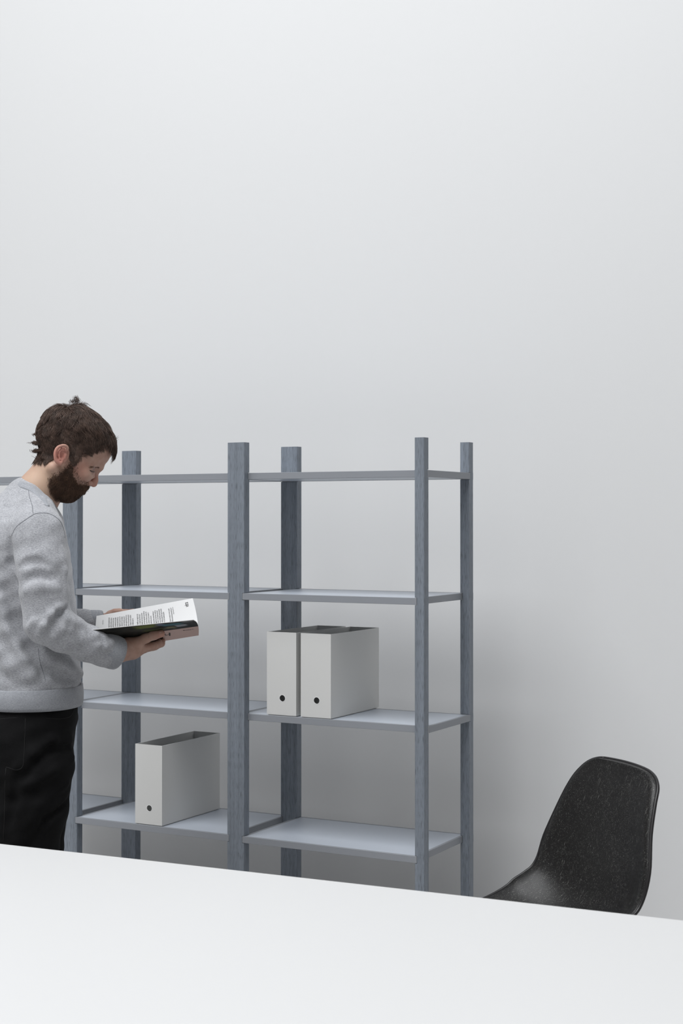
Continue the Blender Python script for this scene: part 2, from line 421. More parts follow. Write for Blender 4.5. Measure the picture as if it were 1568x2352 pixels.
head.cap(H(93.5, 0, -39), H(88, 13, -39), 5, 3.5, .005); head.cap(H(93.5, 0, -39), H(88, -13, -39), 5, 3.5, .005)    # lower lip
head.cap(H(102, -12, -34), H(102, 12, -34), 1.8, 1.8, .003, 's')                                      # mouth line
# ---- neck and ears
body = Field(); body.ops += head.ops
body.cap(L(123, 1072), L(85, 1131), 45, 49, .02); body.cap(L(85, 1131), L(66, 1172), 49, 54, .02)
body.cap(L(128, 1108), L(108, 1160), 24, 24, .02)
def ear(sgn):
    Q = lambda x, y, d: L(x, y, sgn*d)
    f = body
    f.ell(Q(142, 1044, 76), (19, 6, 24), .008, 12, yaw=sgn*-14)
    ring = [(152, 1038, 79), (155.5, 1030, 82), (151, 1024.5, 85), (143.5, 1023.5, 87), (134, 1027, 89), (128.5, 1034, 90.5), (126.5, 1043, 90.5), (127.5, 1053, 88.5), (131, 1060, 86), (137, 1064.5, 83), (142, 1061, 81)]
    R_ = spline([Q(*p) for p in ring], 3); f.chain(list(R_), list(np.interp(np.linspace(0, 10, len(R_)), range(11), [2.6, 3, 3.2, 3.3, 3.5, 3.6, 3.6, 3.8, 4.6, 5, 3.4])), .002)
    f.ell(Q(146, 1036, 86), (5.5, 4, 3.6), .002, 20, 's'); f.ell(Q(133, 1041, 88), (3, 4, 11), .002, 8, 's')
    f.ell(Q(142.5, 1047, 86), (7, 8, 9.5), .003, 10, 's')
    f.chain([Q(150, 1035, 83), Q(141, 1032, 84.5), Q(136.5, 1038, 85.5), Q(135, 1047, 85), Q(137.5, 1055, 83.5), Q(144, 1057, 82)], [2, 2.5, 2.6, 2.6, 2.6, 2.2], .002)
    f.cap(Q(150.5, 1045, 79), Q(149, 1051, 79), 3.6, 3.2, .003)
for sg in (-1, 1): ear(sg)
hn = Field(); hn.ops = list(head.ops)
hn.cap(L(123, 1072), L(85, 1131), 45, 49, .02)
# ---- torso, hips, legs under the clothes (slimmer than the cloth)
Z = lambda py: L(85, py, 0)[2]
def key(py, xf, xb, re, dx=0, de=0, shrink=0):
    """loft key from the front and back outline (photo px) at one height"""
    a0, a1 = L(xb, py)[0]+shrink, L(xf, py)[0]-shrink; return (Z(py), (a0+a1)/2, de, (a1-a0)/2, re-shrink)
TK = [(1126, 56, 20, .05), (1140, 92, -6, .075), (1160, 114, -30, .12), (1182, 131, -44, .155), (1200, 141, -52, .175), (1225, 151, -56, .186), (1270, 158.5, -58, .188), (1330, 168, -62, .182), (1380, 174, -61, .177), (1470, 180, -54, .17), (1520, 185, -50, .17), (1560, 187, -48, .173)]
body.loft([key(*t, shrink=.034) for t in TK[4:]], .03)
HK = [(1560, 178, -46, .17), (1610, 178, -52, .175), (1660, 177, -58, .18), (1720, 168, -60, .182), (1760, 164, -54, .18)]
body.loft([key(*t, shrink=.03) for t in HK], .03)
LEG = {-1: [(78, 1720, -92), (50, 2010, -98), (18, 2350, -96)], 1: [(58, 1720, 92), (62, 2010, 96), (52, 2350, 98)]}
for s, q in LEG.items():
    body.chain([L(*q[0]), L(*q[1]), L(*q[2])], [66, 48, 36], .03)
# ---- arms and hands
ARM_N = [(88, 1218, -178), (99, 1330, -206), (108, 1432, -214), (185, 1472, -186), (262, 1500, -148)]
ARM_F = [(72, 1222, 178), (92, 1330, 205), (110, 1425, 210), (170, 1434, 222), (240, 1433, 226)]
for A in (ARM_N, ARM_F): body.chain([L(*p) for p in A], [38, 30, 27, 24, 24], .02)
hand = Field()
# near hand: palm up under the spine, thumb along the outside of the near cover
hand.chain([L(258, 1498, -148), L(276, 1494, -140)], [27, 25], .015)
hand.chain([L(272, 1488, -140), L(296, 1482, -124), L(318, 1476, -120)], [18, 16, 13.5], .015)      # thenar
hand.chain([L(278, 1500, -128), L(305, 1494, -112), L(332, 1487, -98)], [19, 17, 13], .018)
hand.chain([L(280, 1501, -108), L(305, 1497, -84), L(330, 1490, -66)], [17, 15, 12], .018)
hand.chain([L(316, 1475, -122), L(335, 1466, -136), L(353, 1459.5, -148), L(370, 1455.5, -154)], [13, 11.6, 10.8, 9.4], .006)   # thumb
fing = [[(330, 1487, -108), (352, 1483, -104), (364, 1479, -92), (364, 1474, -72)],
        [(330, 1489, -86), (356, 1484, -80), (370, 1478, -62), (372, 1472, -44)],
        [(328, 1491, -64), (352, 1486, -52), (364, 1480, -32), (364, 1474, -14)],
        [(322, 1492, -46), (342, 1488, -32), (352, 1482, -12), (351, 1477, 4)]]
for q, r in zip(fing, (9.6, 10, 9.4, 8.2)): hand.chain([L(*p) for p in q], [r+1, r, r-.6, r-1.4], .003)
# far hand: holds the far leaf from below, thumb along its edge
hand.chain([L(236, 1433, 226), L(250, 1434, 222)], [24, 22], .015)
hand.chain([L(246, 1434, 222), L(266, 1434, 214), L(286, 1434, 208)], [19, 16, 12], .018)
hand.chain([L(250, 1438, 214), L(270, 1444, 206), L(288, 1444, 198)], [17, 15, 11], .018)
hand.chain([L(244, 1424, 222), L(254, 1413, 214), L(264, 1407.5, 209), L(274, 1406, 205), L(288, 1407, 202), L(306, 1402.5, 199)], [15, 12, 10, 8.8, 7.6, 5], .006)
for (x, y, y2, d, dd) in ((288, 1436, 1434, 206, 150), (290, 1440, 1440, 200, 140), (286, 1444, 1446, 192, 128), (280, 1448, 1452, 184, 118)):
    hand.chain([L(x-8, y, d), L(x+8, y+2, d-18), L(x+10, y2+4, dd)], [9.6, 9, 7.6], .003)
body.ops += hand.ops

# ---- sweatshirt
swt = Field()
swt.loft([key(*t) for t in TK]+[key(1585, 188, -46, .176), key(1612, 188, -44, .176)], .02)
SL_N = [(88, 1222, -172), (96, 1300, -196), (101, 1360, -206), (108, 1428, -212), (150, 1452, -202), (200, 1478, -180), (240, 1492, -160), (270, 1502, -144)]
SL_F = [(74, 1226, 172), (88, 1300, 198), (95, 1360, 206), (110, 1427, 210), (150, 1436, 218), (190, 1434, 224), (240, 1433, 228)]
swt.cap(L(74, 1150, -52), L(84, 1184, -112), 33, 38, .035); swt.cap(L(84, 1184, -112), L(90, 1222, -168), 38, 58, .045)
swt.cap(L(74, 1150, 52), L(74, 1184, 112), 33, 38, .035); swt.cap(L(74, 1184, 112), L(76, 1226, 168), 38, 58, .045)
swt.cap(L(58, 1140, 0), L(112, 1192, 0), 46, 24, .04)
swt.chain([L(*p) for p in SL_N], [61, 60, 58, 54, 48, 43, 39, 36], .012)
swt.chain([L(*p) for p in SL_F], [60, 58, 56, 52, 46, 38, 33], .012)
swt_base = Field(); swt_base.ops = list(swt.ops)
def ridge(pts, r, sink=.4, k=.012, mode='u', f=swt):
    P = [onsurf(swt_base, x, y) for x, y in pts]; rs = [r*(.35 if i in (0, len(pts)-1) else 1) for i in range(len(pts))]
    off = r*sink/1000 if mode == 'u' else -r*sink/1000
    f.chain([p+np.array([0, off, 0]) for p in P], rs, k, mode)
# elbow and sleeve folds
ridge([(147, 1388), (133, 1398), (118, 1412), (102, 1436), (88, 1460)], 9, .3)
ridge([(150, 1396), (136, 1410), (122, 1430), (108, 1456)], 4, .2, .016, 's')
ridge([(150, 1410), (152, 1424), (142, 1444), (126, 1462)], 8, .3)
ridge([(161, 1416), (166, 1430), (160, 1448)], 6, .3)
ridge([(66, 1440), (78, 1428), (92, 1420)], 7, .4)
ridge([(178, 1426), (186, 1442), (188, 1460)], 6, .3, .012, 's')
ridge([(204, 1446), (216, 1462), (224, 1482), (224, 1502)], 8, .3)
ridge([(222, 1452), (236, 1466), (240, 1486), (234, 1506)], 7, .3)
ridge([(240, 1462), (252, 1474), (256, 1494)], 5, .3)
ridge([(140, 1262), (146, 1310), (150, 1350)], 7, .5)
ridge([(47, 1300), (60, 1292), (84, 1290), (110, 1298)], 6, .5, .015, 's')
ridge([(58, 1332), (84, 1322), (118, 1330)], 7, .5, .02, 's')
ridge([(60, 1356), (90, 1346), (130, 1352)], 6, .5, .02)
# drapery of the body of the shirt
ridge([(22, 1240), (26, 1290), (40, 1330)], 7, .3, .012, 's')
ridge([(6, 1380), (26, 1440), (56, 1500), (80, 1545)], 10, .6, .03)
ridge([(16, 1360), (40, 1430), (72, 1490), (98, 1540)], 9, .5, .03, 's')
ridge([(5, 1500), (30, 1530), (60, 1556)], 9, .6, .03)
ridge([(110, 1510), (150, 1530), (182, 1548)], 9, .6, .03)
ridge([(100, 1535), (140, 1552), (170, 1560)], 7, .6, .02, 's')
def wob(P):
    x, y, z = P[:, 0], P[:, 1], P[:, 2]
    return .0018*np.sin(x*38+z*24)*np.sin(z*31-y*27+1.3)+.0012*np.sin(x*80-z*55+y*30)*np.sin(z*90+x*20)
swt.add(wob, (0, 0, 1), 1e9, 0, 'd')
# flare out above the rib band, neck opening cut by the collar plane, cuffs cut square
cN = L(268, 1501, -145); swt_cut = []
def cuff_cut(c, dirv):
    """cut the sleeve end: remove what lies beyond c along dirv, near the wrist only"""
    c = np.array(c); dv = np.array(dirv)/np.linalg.norm(dirv)
    def fn(P):
        q = P-c; t = q@dv; rad = np.linalg.norm(q-t[:, None]*dv, axis=1); return np.maximum(-t, rad-.085)
    swt.add(fn, c, .12, .002, 's')
def unit3(v): v = np.array(v, float); return v/np.linalg.norm(v)
DN = unit3(L(270, 1502, -144)-L(205, 1480, -178)); DFv = unit3(L(240, 1433, 228)-L(190, 1434, 224))
cuff_cut(L(268, 1501, -146), DN); cuff_cut(L(231, 1433, 228), DFv)

# ---- trousers
trs = Field()
trs.loft([key(1590, 172, -38, .160), key(1612, 177, -46, .166), key(1650, 181, -58, .180), key(1685, 173, -60, .186), key(1750, 165, -56, .186), key(1775, 158, -50, .18)], .02)
LK = {-1: [(76, 1760, -92), (62, 1860, -96), (50, 1960, -98), (40, 2100, -98), (20, 2300, -96), (14, 2400, -96)],
      1: [(70, 1760, 92), (68, 1860, 95), (66, 1960, 97), (62, 2100, 98), (54, 2300, 98), (52, 2400, 98)]}
for s, q in LK.items(): trs.chain([L(*p) for p in q], [101, 96, 84, 72, 60, 58], .015)
trs_base = Field(); trs_base.ops = list(trs.ops)
def tridge(pts, r, sink=.5, k=.02, mode='u'):
    P = [onsurf(trs_base, x, y) for x, y in pts]; rs = [r*(.3 if i in (0, len(pts)-1) else 1) for i in range(len(pts))]
    trs.chain([p+np.array([0, (1 if mode == 'u' else -1)*r*sink/1000, 0]) for p in P], rs, k, mode)
tridge([(160, 1700), (120, 1702), (80, 1730), (40, 1762)], 7); tridge([(160, 1716), (120, 1722), (84, 1750), (56, 1790)], 6, .4, .015, 's')
tridge([(165, 1740), (120, 1770), (70, 1800), (20, 1810)], 6); tridge([(150, 1800), (90, 1850), (40, 1930)], 6)
tridge([(158, 1835), (110, 1880), (66, 1950)], 6, .4, .02, 's'); tridge([(40, 1780), (30, 1840), (18, 1900)], 6, .4, .02, 's')
trs.add(wob, (0, 0, 1), 1e9, 0, 'd')
trs.plane(L(60, 2425), (0, 0, -1), .004)

man = empty('person'); man.matrix_world = MAN_M
tag(man, 'bearded person in a grey sweatshirt and black trousers reading a book beside the shelves', 'person')
def skin_mat():
    m = mat('skin', (.42, .27, .21), .55, .3, bump=(260, .12)); nt = m.node_tree; N = nt.nodes; Lk = nt.links; p = N['Principled BSDF']
    p.inputs['Subsurface Weight'].default_value = .12; p.inputs['Subsurface Radius'].default_value = (.01, .004, .002); p.inputs['Subsurface Scale'].default_value = .6
    tc = N['Texture Coordinate']; n1 = N.new('ShaderNodeTexNoise'); n1.inputs['Scale'].default_value = 55; n1.inputs['Detail'].default_value = 6
    Lk.new(tc.outputs['Object'], n1.inputs['Vector']); r = N.new('ShaderNodeValToRGB')
    r.color_ramp.elements[0].position = .3; r.color_ramp.elements[1].position = .7
    r.color_ramp.elements[0].color = (.35, .205, .16, 1); r.color_ramp.elements[1].color = (.43, .28, .22, 1); Lk.new(n1.outputs['Fac'], r.inputs[0])
    prev = r.outputs[0]
    def blob(c, rad, col, amt):
        nonlocal prev
        d = N.new('ShaderNodeVectorMath'); d.operation = 'DISTANCE'; Lk.new(tc.outputs['Object'], d.inputs[0]); d.inputs[1].default_value = tuple(map(float, c))
        mr = N.new('ShaderNodeMapRange'); mr.interpolation_type = 'SMOOTHSTEP'; mr.inputs['From Min'].default_value = rad*.2; mr.inputs['From Max'].default_value = rad
        mr.inputs['To Min'].default_value = amt; mr.inputs['To Max'].default_value = 0; Lk.new(d.outputs['Value'], mr.inputs['Value'])
        mx = N.new('ShaderNodeMix'); mx.data_type = 'RGBA'; Lk.new(mr.outputs[0], mx.inputs[0]); Lk.new(prev, mx.inputs[6]); mx.inputs[7].default_value = (*col, 1); prev = mx.outputs[2]
    blob(L(182, 1078, -55), .035, (.42, .2, .15), .6)      # cheek
    blob(L(218, 1108, 0), .03, (.44, .2, .15), .6)         # nose
    blob(L(138, 1046, -88), .036, (.5, .2, .16), .75)    # ear
    blob(L(90, 1110, -40), .085, (.52, .37, .27), .8)      # neck
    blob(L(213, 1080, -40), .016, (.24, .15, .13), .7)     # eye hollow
    blob(L(372, 1457, -154), .016, (.48, .2, .15), .5)      # thumb tip
    Lk.new(prev, p.inputs['Base Color']); return m
def heather(name, c1, c2, sc_=1):
    m = mat(name, c1, .95, .15, sheen=.25); nt = m.node_tree; N = nt.nodes; Lk = nt.links; p = N['Principled BSDF']; tc = N['Texture Coordinate']
    mp = N.new('ShaderNodeMapping'); mp.inputs['Scale'].default_value = (130*sc_, 130*sc_, 420*sc_); mp.inputs['Rotation'].default_value = (0, .35, 0); Lk.new(tc.outputs['Object'], mp.inputs[0])
    n1 = N.new('ShaderNodeTexNoise'); n1.inputs['Scale'].default_value = 1; n1.inputs['Detail'].default_value = 3; Lk.new(mp.outputs[0], n1.inputs['Vector'])
    n2 = N.new('ShaderNodeTexNoise'); n2.inputs['Scale'].default_value = 34; n2.inputs['Detail'].default_value = 4; Lk.new(tc.outputs['Object'], n2.inputs['Vector'])
    a = N.new('ShaderNodeMath'); a.operation = 'MULTIPLY_ADD'; Lk.new(n2.outputs['Fac'], a.inputs[0]); a.inputs[1].default_value = .28; Lk.new(n1.outputs['Fac'], a.inputs[2])
    r = N.new('ShaderNodeValToRGB'); r.color_ramp.elements[0].position = .42; r.color_ramp.elements[1].position = .84
    r.color_ramp.elements[0].color = (*c2, 1); r.color_ramp.elements[1].color = (*c1, 1); Lk.new(a.outputs[0], r.inputs[0]); Lk.new(r.outputs[0], p.inputs['Base Color'])
    b = N.new('ShaderNodeBump'); b.inputs['Strength'].default_value = .4; b.inputs['Distance'].default_value = .0008; Lk.new(n1.outputs['Fac'], b.inputs['Height']); Lk.new(b.outputs[0], p.inputs['Normal'])
    return m
M['skin'] = skin_mat()
M['heather'] = heather('heather_grey_jersey', (.43, .435, .46), (.235, .24, .255), 1.7)
M['rib'] = heather('heather_grey_rib', (.34, .35, .375), (.22, .23, .25), 2)
M['seam'] = mat('grey_seam_shadow', (.16, .165, .18), .9, .1)
M['black_cotton'] = mat('black_cotton', (.005, .005, .0054), .85, .12, bump=(500, .3, (1, 1, 1)))
M['thread'] = mat('black_thread', (.013, .013, .013), .8, .2)
M['hair'] = mat('dark_brown_hair', (.11, .07, .054), .5, .3, var=(60, (.042, .027, .021), .2))
M['beard'] = mat('brown_beard', (.15, .088, .058), .6, .25, var=(50, (.07, .042, .03), .2))
M['crease'] = mat('skin_crease', (.2, .11, .09), .6, .2)
M['brow'] = mat('brown_eyebrow', (.24, .15, .11), .7, .2)
def person_part(f, name, m, lo, hi, h, parent, newton=1):
    V, Q = mesh_field(f, lo, hi, h, newton=newton); return npmesh(name, V, Q, m, parent)
b_ = person_part(body, 'body', M['skin'], (-.45, -.34, .05), (.42, .34, 1.76), .0026, man)
shirt = person_part(swt, 'sweatshirt', M['heather'], (-.45, -.36, .85), (.36, .36, 1.6), .0045, man)
trou = person_part(trs, 'trousers', M['black_cotton'], (-.5, -.36, .02), (.3, .36, 1.05), .007, man)

# ---- ribs: collar, cuffs, hem
def ring_band(name, c, ax, ra, rb, wdt, thick, parent, m, updir=(0, 1, 0), n=56, ribs=0, taper=1.0, tilt=None):
    """a knitted band: closed ring round axis ax, radii ra (along updir) and rb"""
    ax = unit3(ax); u = np.array(updir, float); u = unit3(u-ax*(u@ax)); v = np.cross(ax, u); V = []; F = []
    prof = []
    for i in range(12):
        a = 2*math.pi*i/12; prof.append((math.copysign(abs(math.cos(a))**.7, math.cos(a))*wdt/2, math.copysign(abs(math.sin(a))**.8, math.sin(a))*thick/2))
    for i in range(n):
        t = 2*math.pi*i/n
        for (pw, pt) in prof:
            k = 1+(taper-1)*(pw/wdt+.5); V.append(np.array(c)+u*math.cos(t)*(ra*k+pt)+v*math.sin(t)*(rb*k+pt)+ax*pw)
    for i in range(n):
        for j in range(12): F.append((i*12+j, i*12+(j+1) % 12, ((i+1) % n)*12+(j+1) % 12, ((i+1) % n)*12+j))
    return pymesh(name, V, F, m, parent, smooth=True)
def field_tube(f, pts, r, name, m, parent, off=0, smoothn=5, d0=-330):
    P = spline([onsurf(f, x, y, d0=d0) for x, y in pts], smoothn); 
    g = f.grad(P); dd = f(P); P = P-dd[:, None]*g+g*off/1000
    V, F = tube(P, r/1000, 6); return pymesh(name, V, F, m, parent, smooth=True)
# collar: a knitted band on a closed curve round the neck
def collar():
    tops = [(38, 1104), (52, 1107.5), (71.5, 1116), (86, 1125), (97.6, 1134), (110, 1143.5), (119, 1152), (128, 1165)]
    bots = [(25, 1118), (44, 1121), (65, 1126), (80, 1136), (93, 1148), (103, 1156), (113, 1166), (128.5, 1180)]
    f = swt
    tp = [onsurf(f, x, y) for x, y in tops]; bt = [onsurf(f, x, y) for x, y in bots]; bt[0] = tp[0]+(bt[0]-tp[0])*.8
    tp[0][1] = bt[0][1] = tp[-1][1] = bt[-1][1] = 0
    mir = lambda q: [p*np.array([1, -1, 1]) for p in q[-2:0:-1]]
    A, B = tp+mir(tp), bt+mir(bt); n = len(A); cl = lambda q: spline(q[-2:]+q+q[:3], 6)[12:12+6*n]
    A, B = cl(A), cl(B)
    for _ in range(8): A, B = [(np.roll(q, 1, 0)+q*2+np.roll(q, -1, 0))/4 for q in (A, B)]
    V = []; F = []; m_ = len(A); cen = (A.mean(0)+B.mean(0))/2
    for i in range(m_):
        w_ = B[i]-A[i]; t = unit3(A[(i+1) % m_]-A[i-1]); nr = unit3(np.cross(t, w_)); nr = nr if nr@(A[i]-cen) > 0 else -nr
        for k, o in ((-.08, -.003), (-.1, .001), (.0, .0035), (.25, .0042), (.6, .0042), (.85, .0034), (.97, .0018), (1.0, -.003)): V.append(A[i]+w_*k+nr*o)
    for i in range(m_):
        for j in range(8): F.append((i*8+j, i*8+(j+1) % 8, ((i+1) % m_)*8+(j+1) % 8, ((i+1) % m_)*8+j))
    return pymesh('collar', V, F, M['rib'], shirt, smooth=True)
collar()
ring_band('cuff', L(263, 1499, -148)-DN*.018, DN, .0392, .0385, .058, .008, shirt, M['rib'])
ring_band('cuff', L(229, 1433, 228)-DFv*.02, DFv, .034, .034, .056, .008, shirt, M['rib'])
# hem band: loft ring following the shirt
def hem_band():
    V = []; F = []; n = 72; rows = [(1568, -.001), (1572, .003), (1590, .005), (1608, .0045), (1616, .002), (1616, -.006), (1600, -.008)]
    a0, a1 = L(-46, 1590)[0], L(188, 1590)[0]
    for py, o in rows:
        ca, ra_, re_ = (a0+a1)/2, (a1-a0)/2, .176
        for i in range(n):
            t = 2*math.pi*i/n; c, s = math.cos(t), math.sin(t); e_ = 2/2.3
            V.append((ca+math.copysign(abs(c)**e_, c)*(ra_+o), math.copysign(abs(s)**e_, s)*(re_+o), Z(py)))
    R_ = len(rows)
    for r in range(R_):
        for i in range(n): F.append((r*n+i, r*n+(i+1) % n, ((r+1) % R_)*n+(i+1) % n, ((r+1) % R_)*n+i))
    return pymesh('hem_band', V, F, M['rib'], shirt, smooth=True)
hem_band()
field_tube(swt, [(27, 1231), (36, 1213), (52, 1199), (68, 1188), (80, 1181), (98, 1178.5), (114, 1181), (130, 1190), (141, 1203), (147, 1220), (149, 1236)], 1.1, 'seam', M['seam'], shirt, off=-.3)
field_tube(swt, [(65, 1124), (68, 1142), (74, 1162), (76, 1180)], .7, 'seam', M['seam'], shirt, off=-.1)
field_tube(swt, [(88, 1490), (92, 1520), (99, 1545), (104, 1562)], .8, 'seam', M['seam'], shirt, off=.1)
for pts in ([(58, 1650), (57, 1690), (55, 1735), (52, 1760), (40, 1768), (14, 1762)], [(-2, 1652), (30, 1649), (59, 1647)],
            [(106, 1650), (140, 1651), (160, 1646), (168, 1632), (171, 1614)], [(14, 1764), (12, 1830), (10, 1880), (9, 1930)]):
    field_tube(trs, pts, .9, 'seam', M['thread'], trou, off=0)
# belt loop like waistband hidden by the hem; shoes
for s, (x, y, d) in {-1: (16, 2410, -96), 1: (54, 2410, 98)}.items():
    p = L(x, y, d); sh = Field(); q = np.array([p[0], p[1], 0])
    sh.ell(q+np.array([-.01, 0, .055]), (55, 38, 48), .02); sh.ell(q+np.array([.09, s*.004, .034]), (95, 44, 30), .02); sh.ell(q+np.array([.045, 0, .045]), (70, 40, 36), .02)
    sh.plane(q+np.array([0, 0, .016]), (0, 0, -1), .002)
    o = person_part(sh, 'shoe', M['black_cotton'], q+np.array([-.1, -.07, -.01]), q+np.array([.22, .07, .13]), .005, man)
    V = []; n = 28
    for z in (0, .018):
        for i in range(n):
            t = 2*math.pi*i/n; V.append((q[0]+.058+.118*math.cos(t), q[1]+(.038+.007*math.cos(t))*math.sin(t), z))
    F = [tuple(range(n))[::-1], tuple(range(n, 2*n))]+[(i, (i+1) % n, n+(i+1) % n, n+i) for i in range(n)]
    pymesh('sole', V, F, M['black_cotton'], o)

# ---- hair and beard: a scalp shell plus thousands of fine locks in one mesh
HAIRP = [(262, 1010), (262, 1023), (250, 1018), (240, 1008), (228, 1004), (219, 1018), (210, 1034), (198, 1042), (184, 1049), (173, 1056), (166, 1068), (160, 1062), (158, 1046), (153, 1026), (143, 1020), (130, 1024), (122, 1036), (119, 1050), (114, 1058), (100, 1060), (90, 1057), (78, 1047), (60, 1020), (60, 940), (120, 880), (230, 880), (300, 960)]
BEARDP = [(163, 1060), (170, 1056), (175, 1066), (170, 1078), (170, 1094), (178, 1107), (190, 1113), (199, 1111), (208, 1116), (207, 1123), (199, 1127), (190, 1127), (186, 1131), (190, 1137), (183, 1145), (176, 1160), (150, 1162), (126, 1146), (116, 1130), (111, 1112), (114, 1100), (128, 1090), (143, 1080), (155, 1068)]
BEARDO = [(160, 1052), (176, 1056), (180, 1078), (182, 1092), (192, 1103), (204, 1106), (209, 1116), (206, 1127), (196, 1130), (188, 1136), (182, 1150), (170, 1163), (126, 1160), (110, 1132), (103, 1112), (108, 1096), (126, 1084), (142, 1074), (154, 1064)]
BEARDS = [(166, 1074), (166, 1090), (170, 1104), (180, 1114), (188, 1118), (182, 1128), (180, 1140), (174, 1160), (150, 1162), (126, 1146), (119, 1130), (117, 1114), (130, 1100), (148, 1088), (158, 1076)]
BEARDE = [tuple(p) for p in spline([(175, 1060, 0), (174, 1078, 0), (173, 1092, 0), (180, 1104, 0), (190, 1111, 0)], 6)[:, :2]]+[tuple(p) for p in spline([(108, 1112, 0), (114, 1100, 0), (128, 1090, 0), (143, 1080, 0), (154, 1068, 0)], 6)[:, :2]]
def tri_sample(V, Q, mask, n):
    q = Q[mask[Q].all(1)]; a = np.linalg.norm(np.cross(V[q[:, 1]]-V[q[:, 0]], V[q[:, 2]]-V[q[:, 0]]), axis=1); c = RNG.choice(len(q), n, p=a/a.sum())
    u = RNG.random((n, 2)); q = q[c]; return (V[q[:, 0]]*(1-u[:, :1])+V[q[:, 1]]*u[:, :1])*(1-u[:, 1:])+(V[q[:, 3]]*(1-u[:, :1])+V[q[:, 2]]*u[:, :1])*u[:, 1:]
HV, HQ = mesh_field(hn, H(0, 0, 20)-.2, H(0, 0, 20)+.2, .004)
def shell_mesh(polyg, thick):
    x, y = to_px(HV); m = in_poly(x, y, polyg); q = HQ[m[HQ].all(1)]; g = hn.grad(HV); used = np.unique(q); idx = -np.ones(len(HV), int); idx[used] = np.arange(len(used))
    return HV[used]+g[used]*thick, idx[q]
def grow(root, n0, flow, length, lift, wave, seg=6, field=hn):
    """locks that leave the skin, bend along flow and stay at their lift above it"""
    P = [root]; p = root.copy(); N_ = len(root); ph = RNG.random(N_)*6.28; d = flow
    side = np.cross(n0, flow)
    for k in range(1, seg+1):
        t = k/seg; step = (length/seg)[:, None]
        dirv = flow*(.35+.65*min(1, t*1.6))+n0*np.clip(.9-t*2.2, -.1, .9)+side*(wave*np.sin(ph+t*5.2))[:, None]
        dirv /= np.linalg.norm(dirv, axis=1)[:, None]; p = p+dirv*step
        g = field.grad(p, .004); dist = field(p); want = lift*np.minimum(1, t*2.2)
        p = p+g*(want-dist)[:, None]*.75; n0 = g; P.append(p)
        flow = flow-g*(flow*g).sum(1)[:, None]; flow /= np.linalg.norm(flow, axis=1)[:, None]+1e-9; side = np.cross(g, flow)
    return np.stack(P, 1)
def ribbons(P, wdt):
    """(n,k,3) strands to thin three-sided tubes"""
    n, k, _ = P.shape; t = np.gradient(P, axis=1); t /= np.linalg.norm(t, axis=2)[..., None]+1e-9
    r = RNG.normal(size=(n, 1, 3)); x = np.cross(t, r); x /= np.linalg.norm(x, axis=2)[..., None]+1e-9; y = np.cross(t, x)
    w_ = wdt*np.array([.8]+[1]*(k-3)+[.75, .25])[None, :, None]
    V = np.stack([P+x*w_, P-x*w_*.5+y*w_*.87, P-x*w_*.5-y*w_*.87], 2).reshape(-1, 3)
    base = (np.arange(n)[:, None]*k+np.arange(k-1)[None])[..., None]*3; s = np.arange(3); s2 = (s+1) % 3
    Q = np.stack([base+s, base+s2, base+3+s2, base+3+s], -1).reshape(-1, 4); return V, Q
